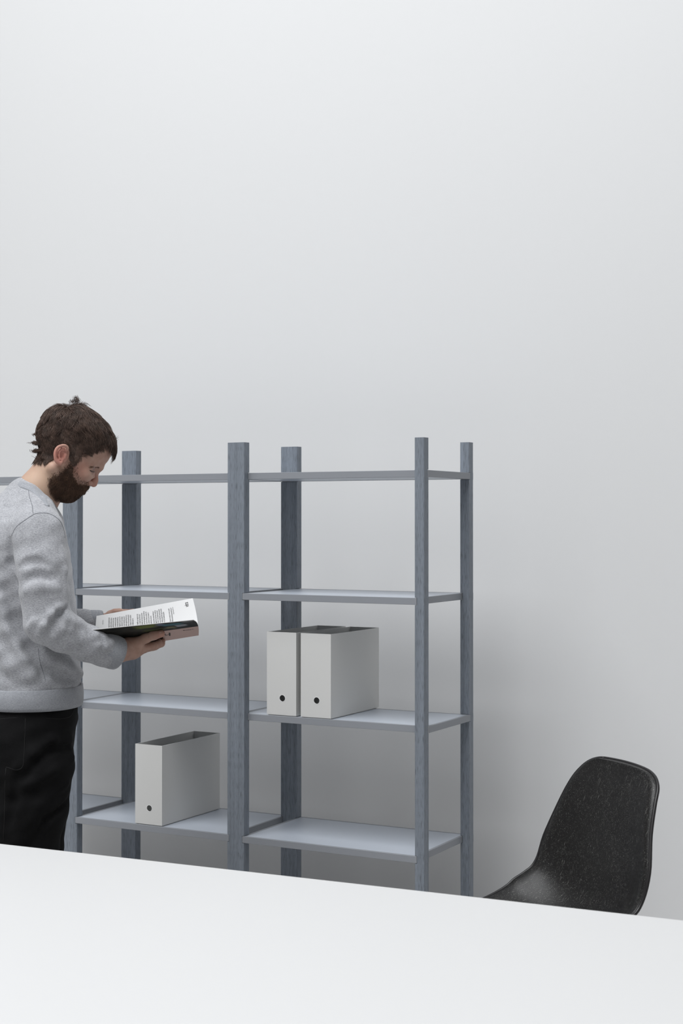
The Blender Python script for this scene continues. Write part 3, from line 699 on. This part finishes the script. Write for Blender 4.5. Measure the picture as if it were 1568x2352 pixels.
def build_hair():
    x, y = to_px(HV); m = in_poly(x, y, HAIRP)
    sv, sq = shell_mesh(HAIRP, .0045)
    R0 = tri_sample(HV, HQ, m, 19000); g = hn.grad(R0); ca, sa = math.cos(math.radians(PHI)), math.sin(math.radians(PHI))
    q = (R0-HO)*1000; hx = q[:, 0]*ca-q[:, 2]*sa; hz = q[:, 0]*sa+q[:, 2]*ca; hy = q[:, 1]
    crown = H(-58, 8, 100); fl = R0-crown; fl /= np.linalg.norm(fl, axis=1)[:, None]
    fwd = H(1, 0, 0)-H(0, 0, 0); fwd /= np.linalg.norm(fwd); dn = H(0, 0, -1)-H(0, 0, 0); dn /= np.linalg.norm(dn)
    top = np.clip((hz-55)/50, 0, 1); front = np.clip((hx-20)/60, 0, 1); back = np.clip((-hx-20)/50, 0, 1)
    fl = fl+fwd*(.5*(1-back))[:, None]+dn*(.25*back+.1)[:, None]
    # clumps: neighbouring roots share a random sway
    cell = np.floor(R0*1000/19).astype(int); hsh = (cell[:, 0]*73856093 ^ cell[:, 1]*19349663 ^ cell[:, 2]*83492791) % 9973
    tab = RNG.normal(size=(9973, 3)); sw = np.stack([np.sin(R0[:, 0]*150+R0[:, 2]*90), np.sin(R0[:, 1]*120+R0[:, 0]*60), np.sin(R0[:, 2]*170-R0[:, 0]*80)], 1)
    fl = fl+tab[hsh]*.26+sw*.28+RNG.normal(size=fl.shape)*.07
    fl = fl-g*(fl*g).sum(1)[:, None]; fl /= np.linalg.norm(fl, axis=1)[:, None]
    ln = (.026+.034*top+.004*front*top)*(.7+.5*RNG.random(len(R0))); tab2 = RNG.random(9973)
    side_low = np.clip((20-hz)/50, 0, 1)
    lift = (.0055+.0085*top-.002*front*top+.003*back)*(.45+.6*RNG.random(len(R0))+.35*tab2[hsh])*(1-.45*side_low)
    P = grow(R0, g, fl, ln, lift, .3+.3*tab2[hsh]+.15*RNG.random(len(R0)), 8)
    # locks: strands lean towards the nearest of some hundred guides
    gi = RNG.choice(len(R0), 620, replace=False); nn = np.empty(len(R0), int)
    for a in range(0, len(R0), 2000): nn[a:a+2000] = gi[((R0[a:a+2000, None]-R0[gi][None])**2).sum(2).argmin(1)]
    wgt = (np.linspace(0, 1, P.shape[1])**1.1*.72)[None, :, None]*(.5+.5*RNG.random((len(R0), 1, 1)))
    P = P*(1-wgt)+P[nn]*wgt
    V1, Q1 = ribbons(P, .00042)
    # flyaway tufts at the crown and the nape
    def tuft(c, dirv, n, spread, l0):
        r = np.array(c)+RNG.normal(size=(n, 3))*spread*np.array([1, .8, .3]); d = np.array(dirv, float); d = d/np.linalg.norm(d)+RNG.normal(size=(n, 3))*.22; d /= np.linalg.norm(d, axis=1)[:, None]
        ll = l0*(.4+.6*RNG.random(n)); k = np.linspace(0, 1, 7); cv = RNG.normal(size=(n, 3))*.2
        P = r[:, None]+d[:, None]*(k[None, :, None]*ll[:, None, None])+cv[:, None]*(k**2)[None, :, None]*ll[:, None, None]
        grp = RNG.integers(0, max(1, n//18), n)
        for q in range(max(1, n//18)):
            m_ = grp == q
            if m_.any(): P[m_] += (P[m_].mean(0)[None]-P[m_])*(k**1.2*.6)[None, :, None]
        return P
    T = [tuft(L(176, 925, -4), (-.1, 0, 1), 80, .0055, .023), tuft(L(190, 930, 0), (.6, 0, 1), 40, .008, .010), tuft(L(168, 926, 0), (-.7, 0, 1), 30, .006, .014),
         tuft(L(88, 1000, -10), (-1, 0, .5), 160, .006, .013), tuft(L(86, 1018, -12), (-1, 0, .1), 360, .008, .013), tuft(L(88, 1034, -20), (-.8, 0, -.5), 320, .008, .013), tuft(L(96, 1050, -34), (-.1, 0, -1), 160, .009, .012),
         tuft(L(252, 1008, -8), (.3, 0, -1), 200, .007, .015), tuft(L(258, 1002, 0), (.5, 0, -1), 80, .006, .012)]
    V2, Q2 = ribbons(np.concatenate(T), .00034)
    V = np.concatenate([sv, V1, V2]); Q = np.concatenate([sq, Q1+len(sv), Q2+len(sv)+len(V1)]); npmesh('hair', V, Q, M['hair'], man)
def build_beard():
    x, y = to_px(HV); m = in_poly(x, y, BEARDP); sv, sq = shell_mesh(BEARDS, .0018)
    R0 = tri_sample(HV, HQ, m, 13000); px, py = to_px(R0)
    E_ = np.array(BEARDE); de = np.sqrt(((np.stack([px, py], 1)[:, None]-E_[None])**2).sum(2)).min(1)
    keep = RNG.random(len(R0)) < np.clip(de/11, .12, 1); R0 = R0[keep]; px = px[keep]; py = py[keep]; g = hn.grad(R0)
    dn = H(.35, 0, -1)-H(0, 0, 0); dn /= np.linalg.norm(dn); fl = dn+RNG.normal(size=R0.shape)*.3
    fl = fl+np.array([0, 1, 0])*np.sign(R0[:, 1:2])*.05; fl -= g*(fl*g).sum(1)[:, None]*.7; fl /= np.linalg.norm(fl, axis=1)[:, None]
    full = .9*np.clip((py-1075)/45, 0, 1)*np.clip((205-px)/12, .35, 1); ln = (.004+.010*full)*(.7+.5*RNG.random(len(R0)))
    lift = (.002+.0075*full)*(.35+.8*RNG.random(len(R0)))
    P = grow(R0, g, fl, ln, lift, .3+.4*RNG.random(len(R0)), 5)
    V1, Q1 = ribbons(P, .00036)
    m2 = in_poly(*to_px(HV), BEARDO); R2 = tri_sample(HV, HQ, m2, 3800); g2 = hn.grad(R2); f2 = dn+RNG.normal(size=R2.shape)*.45; f2 -= g2*(f2*g2).sum(1)[:, None]*.8; f2 /= np.linalg.norm(f2, axis=1)[:, None]
    P2 = grow(R2, g2, f2, .002+.004*RNG.random(len(R2)), .0006+.0016*RNG.random(len(R2)), .2+.3*RNG.random(len(R2)), 5); V2, Q2 = ribbons(P2, .0002)
    npmesh('beard', np.concatenate([sv, V1, V2]), np.concatenate([sq, Q1+len(sv), Q2+len(sv)+len(V1)]), M['beard'], man)
build_hair(); build_beard()
def brows():
    for s in (-1, 1):
        def sf(pts, off=0.0):
            P = np.array([onsurf(head, x, y, d0=-110, d1=20) for x, y in pts])
            P[:, 1] *= -s; return P
        C_ = spline(sf([(228, 1074.5), (221, 1073), (213, 1072.5), (205, 1073.5)]), 10)
        n = 200; i = (RNG.random(n)*(len(C_)-1)).astype(int); r = C_[i]+RNG.normal(size=(n, 3))*np.array([.0008, .0008, .0011])
        g = head.grad(r); r = r-head(r)[:, None]*g; d = unit3(C_[-1]-C_[0])*.85+g*.2+RNG.normal(size=(n, 3))*.14; k = np.linspace(0, 1, 5)
        P = r[:, None]+d[:, None]*(k[None, :, None]*.006); V, Q = ribbons(P, .00018); npmesh('eyebrow', V, Q, M['brow'], man)
        lp = sf([(205, 1079.5), (208.5, 1082), (213, 1083.6), (217, 1084)]); lp = spline(lp, 5); g = head.grad(lp); lp = lp+g*.0004
        V, F = tube(lp, .0009, 6, rad=.0006+.0012*np.sin(np.linspace(.3, 2.9, len(lp)))); pymesh('eyelashes', V, F, M['hair'], man, True)
brows()
nl = L(370, 1456.5, -136)
nb = Field(); nb.ell(L(369.5, 1454.6, -160.6), (5.6, 2.2, 5), .001, -14)
person_part(nb, 'thumbnail', mat('nail', (.43, .27, .225), .35, .45), L(369.5, 1454.2, -162.5)-.012, L(369.5, 1454.2, -162.5)+.012, .001, man)

# ------------------------------------------------------------------ the book in his hands (built in the man's frame, a thing of its own)
book = empty('book'); book.matrix_world = MAN_M
tag(book, 'open paperback book held in both hands, white printed page and dark cover in view', 'book')
NLp = spline([L(216, 1498, -20), L(212, 1478, -110), L(209, 1460, -180), L(208, 1448, -215)], 8)
NRp = spline([L(456, 1459, -20), L(456, 1443, -110), L(452, 1431, -180), L(444, 1425, -215)], 8)
FLp = spline([L(216, 1498, -20), L(218, 1470, 60), L(220, 1440, 130), L(222, 1418, 190)], 8)
FRp = spline([L(456, 1459, -20), L(454, 1430, 60), L(449, 1402, 130), L(443, 1377, 185)], 8)
def leaf(A, B, u, t):
    k = t*(len(A)-1); i = min(int(k), len(A)-2); f = k-i
    a = A[i]*(1-f)+A[i+1]*f; b = B[i]*(1-f)+B[i+1]*f; p = a*(1-u)+b*u
    return p
def leafn(A, B, u, t):
    e = 1e-2; du = leaf(A, B, min(u+e, 1), t)-leaf(A, B, max(u-e, 0), t); dt = leaf(A, B, u, min(t+e, 1))-leaf(A, B, u, max(t-e, 0))
    n = np.cross(du, dt); n = n/np.linalg.norm(n); return n if n[2] > 0 else -n
def leaf_slab(name, A, B, o0, o1, m, u0=0., u1=1., t0=0., t1=1., uv=False, nu=12, nt=24):
    V = []; F = []
    for o in (o0, o1):
        for i in range(nu+1):
            for j in range(nt+1):
                u = u0+(u1-u0)*i/nu; t = t0+(t1-t0)*j/nt; V.append(leaf(A, B, u, t)+leafn(A, B, u, t)*o)
    id_ = lambda s, i, j: s*(nu+1)*(nt+1)+i*(nt+1)+j; UV = []
    for i in range(nu):
        for j in range(nt):
            F.append((id_(0, i, j), id_(0, i+1, j), id_(0, i+1, j+1), id_(0, i, j+1))); F.append((id_(1, i, j+1), id_(1, i+1, j+1), id_(1, i+1, j), id_(1, i, j)))
    for i in range(nu):
        for j in (0, nt): F.append((id_(0, i, j), id_(0, i+1, j), id_(1, i+1, j), id_(1, i, j)))
    for j in range(nt):
        for i in (0, nu): F.append((id_(0, i, j), id_(0, i, j+1), id_(1, i, j+1), id_(1, i, j)))
    o = pymesh(name, V, F, m, book)
    if uv:
        me = o.data; l = me.uv_layers.new(name='UVMap'); n1 = (nu+1)*(nt+1)
        for lp in me.loops:
            k = lp.vertex_index % n1; l.data[lp.index].uv = (u0+(u1-u0)*(k//(nt+1))/nu, t0+(t1-t0)*(k % (nt+1))/nt)
    return o
M['paper'] = mat('book_paper', (.66, .66, .66), .7, .2); M['paper_edge'] = mat('book_page_edges', (.55, .54, .53), .8, .1, bump=(900, .3))
M['ink'] = mat('grey_print', (.07, .07, .072), .7, .2); M['ink_black'] = mat('black_print', (.02, .02, .02), .6, .2); M['pink'] = mat('pink_cover_paper', (.5, .35, .31), .55, .3)
def cover_mat():
    """the cover photograph: a dim room with a green and a teal patch, printed flat"""
    m = mat('cover_photo_print', (.02, .02, .02), .6, .15); nt = m.node_tree; N = nt.nodes; Lk = nt.links; p = N['Principled BSDF']
    tc = N['Texture Coordinate']; prev = None
    rgb = N.new('ShaderNodeTexNoise'); rgb.inputs['Scale'].default_value = 7; rgb.inputs['Detail'].default_value = 5; Lk.new(tc.outputs['UV'], rgb.inputs['Vector'])
    r = N.new('ShaderNodeValToRGB'); r.color_ramp.elements[0].position = .4; r.color_ramp.elements[1].position = .75
    r.color_ramp.elements[0].color = (.012, .012, .011, 1); r.color_ramp.elements[1].color = (.045, .045, .038, 1); Lk.new(rgb.outputs['Fac'], r.inputs[0]); prev = r.outputs[0]
    wv = N.new('ShaderNodeVectorMath'); wv.operation = 'MULTIPLY_ADD'; Lk.new(rgb.outputs['Color'], wv.inputs[0]); wv.inputs[1].default_value = (.12, .16, 0); Lk.new(tc.outputs['UV'], wv.inputs[2])
    sp = N.new('ShaderNodeSeparateXYZ'); Lk.new(wv.outputs[0], sp.inputs[0])
    def patch(u0, u1, t0, t1, col, soft=.02):
        nonlocal prev; f = None
        for ax, lo, hi in (('X', u0+.06, u1+.06), ('Y', t0+.08, t1+.08)):
            for a, b in ((lo-soft, lo+soft), (hi+soft, hi-soft)):
                mr = N.new('ShaderNodeMapRange'); mr.inputs['From Min'].default_value = a; mr.inputs['From Max'].default_value = b; Lk.new(sp.outputs[ax], mr.inputs['Value'])
                if f is None: f = mr.outputs[0]
                else:
                    mm = N.new('ShaderNodeMath'); mm.operation = 'MULTIPLY'; Lk.new(f, mm.inputs[0]); Lk.new(mr.outputs[0], mm.inputs[1]); f = mm.outputs[0]
        mx = N.new('ShaderNodeMix'); mx.data_type = 'RGBA'; Lk.new(f, mx.inputs[0]); Lk.new(prev, mx.inputs[6]); mx.inputs[7].default_value = (*col, 1); prev = mx.outputs[2]
    patch(.42, .62, .72, .97, (.11, .13, .04), .03); patch(.5, .68, .5, .62, (.06, .07, .035)); patch(.68, .86, .70, .9, (.05, .12, .14)); patch(.62, .7, .82, .95, (.14, .16, .22))
    patch(.70, .78, .5, .62, (.14, .13, .07)); patch(.80, .90, .56, .7, (.22, .23, .25), .01); patch(.88, .995, .84, .99, (.13, .13, .13)); patch(.9, .99, .6, .78, (.03, .03, .03))
    Lk.new(prev, p.inputs['Base Color']); return m
M['cover'] = cover_mat()
leaf_slab('page_block', NLp, NRp, .0006, .0016, M['paper_edge'])
leaf_slab('page_block', FLp, FRp, .0006, .0036, M['paper_edge'])
leaf_slab('page', FLp, FRp, .0037, .0040, M['paper'])
leaf_slab('page', NLp, NRp, .0017, .0020, M['paper'])
leaf_slab('cover', NLp, NRp, -.0002, .0005, M['cover'], uv=True)
leaf_slab('cover', FLp, FRp, -.0002, .0005, M['pink'])
leaf_slab('cover_band', NLp, NRp, -.0006, -.0002, M['pink'], .66, 1, 0, .45)
def print_on(name, txt, size, A, B, off, m, u, t, du, dt, font=None, sx=1.0, parent=book):
    """flat lettering wrapped on a leaf; du,dt: reading direction; letters stand 90 degrees left of it (seen from the printed face)"""
    c = bpy.data.curves.new(name, 'FONT'); c.body = txt; c.size = size; c.resolution_u = 2; c.space_character = sx
    o = bpy.data.objects.new(name, c); COL.objects.link(o); dg = bpy.context.evaluated_depsgraph_get(); me = bpy.data.meshes.new_from_object(o.evaluated_get(dg)); COL.objects.unlink(o); bpy.data.objects.remove(o)
    lu = np.linalg.norm(leaf(A, B, 1, .5)-leaf(A, B, 0, .5)); lt = sum(np.linalg.norm(A[i+1]-A[i]) for i in range(len(A)-1))
    for v in me.vertices:
        x, y = v.co.x, v.co.y
        uu = u+(du[0]*x+du[1]*y)/lu; tt = t+(dt[0]*x+dt[1]*y)/lt
        uu = min(max(uu, 0.002), .998); tt = min(max(tt, .002), .998); p = leaf(A, B, uu, tt)+leafn(A, B, uu, tt)*off; v.co = p
    me.update(); return clean(bpy.data.objects.new(name, me), m, parent)
# page text reads from the spine towards the fore edge, tops of the letters to the left
words = "C'est vraiment une maison qui reproduit à pas de reproduire les mêmes quand elle que l'on estime sa valeur et les hommes qui font le cité du dessin à la fois comme les et les objets que nous avons aimés famille qui rapporte et qui nous a inspiré pour aller plus loin".split()
def line(k, nchar):
    s_ = ''; i = (k*7) % len(words)
    while len(s_) < nchar: s_ += words[i % len(words)]+' '; i += 1
    return s_[:nchar]
cols = [.131+i*.0215 for i in range(12)]+[.415+i*.0222 for i in range(7)]+[.575+i*.0205 for i in range(6)]
LT = .215
for i, u in enumerate(cols):
    n = 66 if i not in (11, 18) else 56
    if i == 24: n = 58
    print_on('page_text', line(i, n), .0064, FLp, FRp, .0044, M['ink'], u+.008, .06, (0, -1), (1, 0), sx=1.0)
for i, (u, n) in enumerate(((.735, 34), (.757, 34), (.775, 26))): print_on('page_text', ("Prenez le temps de vivre, la maison et les autres lieux", "d'Aeroutiments personnelles pour la vie et le travail ici", "visitez-nous pour en voir")[i][:n], .0062 if i < 2 else .0048, FLp, FRp, .0044, M['ink'], u+.008, .43 if i < 2 else .62, (0, -1), (1, 0))
print_on('page_text', 'la maison et le bureau', .0036, FLp, FRp, .0044, M['ink'], .075, .66, (0, -1), (1, 0))
print_on('page_lettering', 'vitra', .0175, FLp, FRp, .0045, M['ink_black'], .942, .77, (0, -1), (1, 0))
# cover lettering is upside down for the viewer: reads right to left, tops down towards the spine
print_on('cover_lettering', 'vitra.', .0155, NLp, NRp, -.0009, M['ink_black'], .955, .36, (-1, 0), (0, -1))
print_on('cover_lettering', 'home', .042, NLp, NRp, -.0009, M['ink_black'], .74, .33, (-1, 0), (0, -1))

# ------------------------------------------------------------------ shell chair
def fibre_mat():
    m = mat('black_fibreglass', (.012, .011, .0115), .42, .35); nt = m.node_tree; N = nt.nodes; Lk = nt.links; p = N['Principled BSDF']; tc = N['Texture Coordinate']; acc = None
    for i, (ang, sc_) in enumerate(((.35, 1), (1.15, 1.1), (-.5, .9), (.0, 1.3), (2.2, 1.0), (.7, 1.15))):
        rot = N.new('ShaderNodeMapping'); rot.inputs['Rotation'].default_value = (ang*.4, ang, ang*.3+i); rot.inputs['Location'].default_value = (i*3.1, i*1.7, i*2.3); Lk.new(tc.outputs['Object'], rot.inputs[0])
        st = N.new('ShaderNodeMapping'); st.inputs['Scale'].default_value = (620*sc_, 620*sc_, 26*sc_); Lk.new(rot.outputs[0], st.inputs[0])
        n = N.new('ShaderNodeTexNoise'); n.inputs['Scale'].default_value = 1; n.inputs['Detail'].default_value = 1; Lk.new(st.outputs[0], n.inputs['Vector'])
        r = N.new('ShaderNodeMapRange'); r.inputs['From Min'].default_value = .69; r.inputs['From Max'].default_value = .78; Lk.new(n.outputs['Fac'], r.inputs['Value'])
        if acc is None: acc = r.outputs[0]
        else:
            mx = N.new('ShaderNodeMath'); mx.operation = 'MAXIMUM'; Lk.new(acc, mx.inputs[0]); Lk.new(r.outputs[0], mx.inputs[1]); acc = mx.outputs[0]
    big = N.new('ShaderNodeTexNoise'); big.inputs['Scale'].default_value = 14; Lk.new(tc.outputs['Object'], big.inputs['Vector'])
    mm = N.new('ShaderNodeMath'); mm.operation = 'MULTIPLY'; Lk.new(acc, mm.inputs[0]); Lk.new(big.outputs['Fac'], mm.inputs[1])
    c = N.new('ShaderNodeMix'); c.data_type = 'RGBA'; Lk.new(mm.outputs[0], c.inputs[0]); c.inputs[6].default_value = (.006, .0055, .0055, 1); c.inputs[7].default_value = (.3, .3, .28, 1)
    Lk.new(c.outputs[2], p.inputs['Base Color']); return m
M['fibre'] = fibre_mat(); M['rim'] = mat('black_shell_rim', (.012, .011, .0115), .35, .4)
CH = dict(pos=(.5072, -.4577), rot=-129.16)
chair = empty('shell_chair', (CH['pos'][0], CH['pos'][1], 0), math.radians(CH['rot']))
tag(chair, 'black fibreglass shell chair with pale flecks, behind the right end of the table', 'chair')
# centre profile from the top of the back to the front of the seat: x forward, z up, half width, forward curl of the edge, normal
PR = [(-.226, .835, .100, .008), (-.226, .831, .135, .010), (-.225, .820, .164, .014), (-.222, .80, .183, .020), (-.214, .765, .193, .028), (-.198, .70, .199, .038), (-.178, .62, .204, .050), (-.158, .55, .212, .066), (-.136, .50, .220, .082), (-.100, .458, .228, .088), (-.05, .437, .232, .078), (.03, .43, .232, .058), (.11, .436, .228, .042), (.17, .443, .221, .03), (.22, .436, .208, .02), (.245, .415, .185, .01)]
_zk = (.43, .52, .62, .73, .835)
PR = [(a+np.interp(b, _zk, (-.008, -.0215, -.0074, .0079, -.0056)), b, c*np.interp(b, _zk, (1.031, 1.096, 1.138, .987, .877)), d*np.interp(b, _zk, (1.02, .897, .928, .805, .841))) for a, b, c, d in PR]
def shell():
    P = spline([(a, b, 0) for a, b, c, d in PR], 5); W_ = spline([(c, d, 0) for a, b, c, d in PR], 5); n = len(P); T = np.gradient(P, axis=0); m_ = 32
    def grid(off):
        G = []
        for i in range(n):
            t = unit3(T[i]); nrm = np.array([-t[2], 0, 0])  # placeholder
            tx, tz = t[0], t[1]; nx, nz = tz, -tx           # rotate: towards the sitter
            if nx*1+nz*.6 < 0: nx, nz = -nx, -nz
            hw, curl = W_[i, 0], W_[i, 1]
            for j in range(m_+1):
                s = -1+2*j/m_; a = abs(s); k = curl*a**2.3; lip = max(max(0, a-.87)/.13, max(0, 1-i/5)); k -= .012*lip**2
                y = s*hw; o_ = k+off
                top = .011*(s*hw/.19)**2*max(0, 1-i/22)
                G.append((P[i, 0]+nx*o_, y, P[i, 1]+nz*o_-top))
        return G
    A = grid(0); B = grid(-.005); V = A+B; N_ = len(A); F = []; w_ = m_+1
    for i in range(n-1):
        for j in range(m_):
            a = i*w_+j; F.append((a, a+1, a+1+w_, a+w_)); F.append((N_+a+w_, N_+a+1+w_, N_+a+1, N_+a))
    ring = [j for j in range(w_)]+[i*w_+m_ for i in range(1, n)]+[(n-1)*w_+j for j in range(m_-1, -1, -1)]+[i*w_ for i in range(n-2, 0, -1)]
    for q in range(len(ring)):
        a, b = ring[q], ring[(q+1) % len(ring)]; F.append((a, N_+a, N_+b, b))
    o = pymesh('seat_shell', V, F, M['fibre'], chair, smooth=True)
    pts = [(np.array(A[k])+np.array(B[k]))/2 for k in ring]; pts.append(pts[0]); v, f = tube(pts, .0042, 8); pymesh('rim', v, f, M['rim'], chair, smooth=True)
shell()
for sx in (-1, 1):
    for sy in (-1, 1):
        v, f = tube(spline([(.02+sx*.05, sy*.10, .418), (.02+sx*.12, sy*.15, .38), (.02+sx*.2, sy*.22, .01)], 6), .0075, 10); pymesh('leg', v, f, M['steel'], chair, True)
        v, f = tube([(.02+sx*.2, sy*.22, 0), (.02+sx*.2, sy*.22, .012)], .012, 12); pymesh('foot_glide', v, f, M['black_plastic'], chair, True)
for sx in (-1, 1):
    v, f = tube([(.02+sx*.12, -.15, .38), (.02+sx*.12, .15, .38)], .006, 8); pymesh('cross_bar', v, f, M['steel'], chair, True)
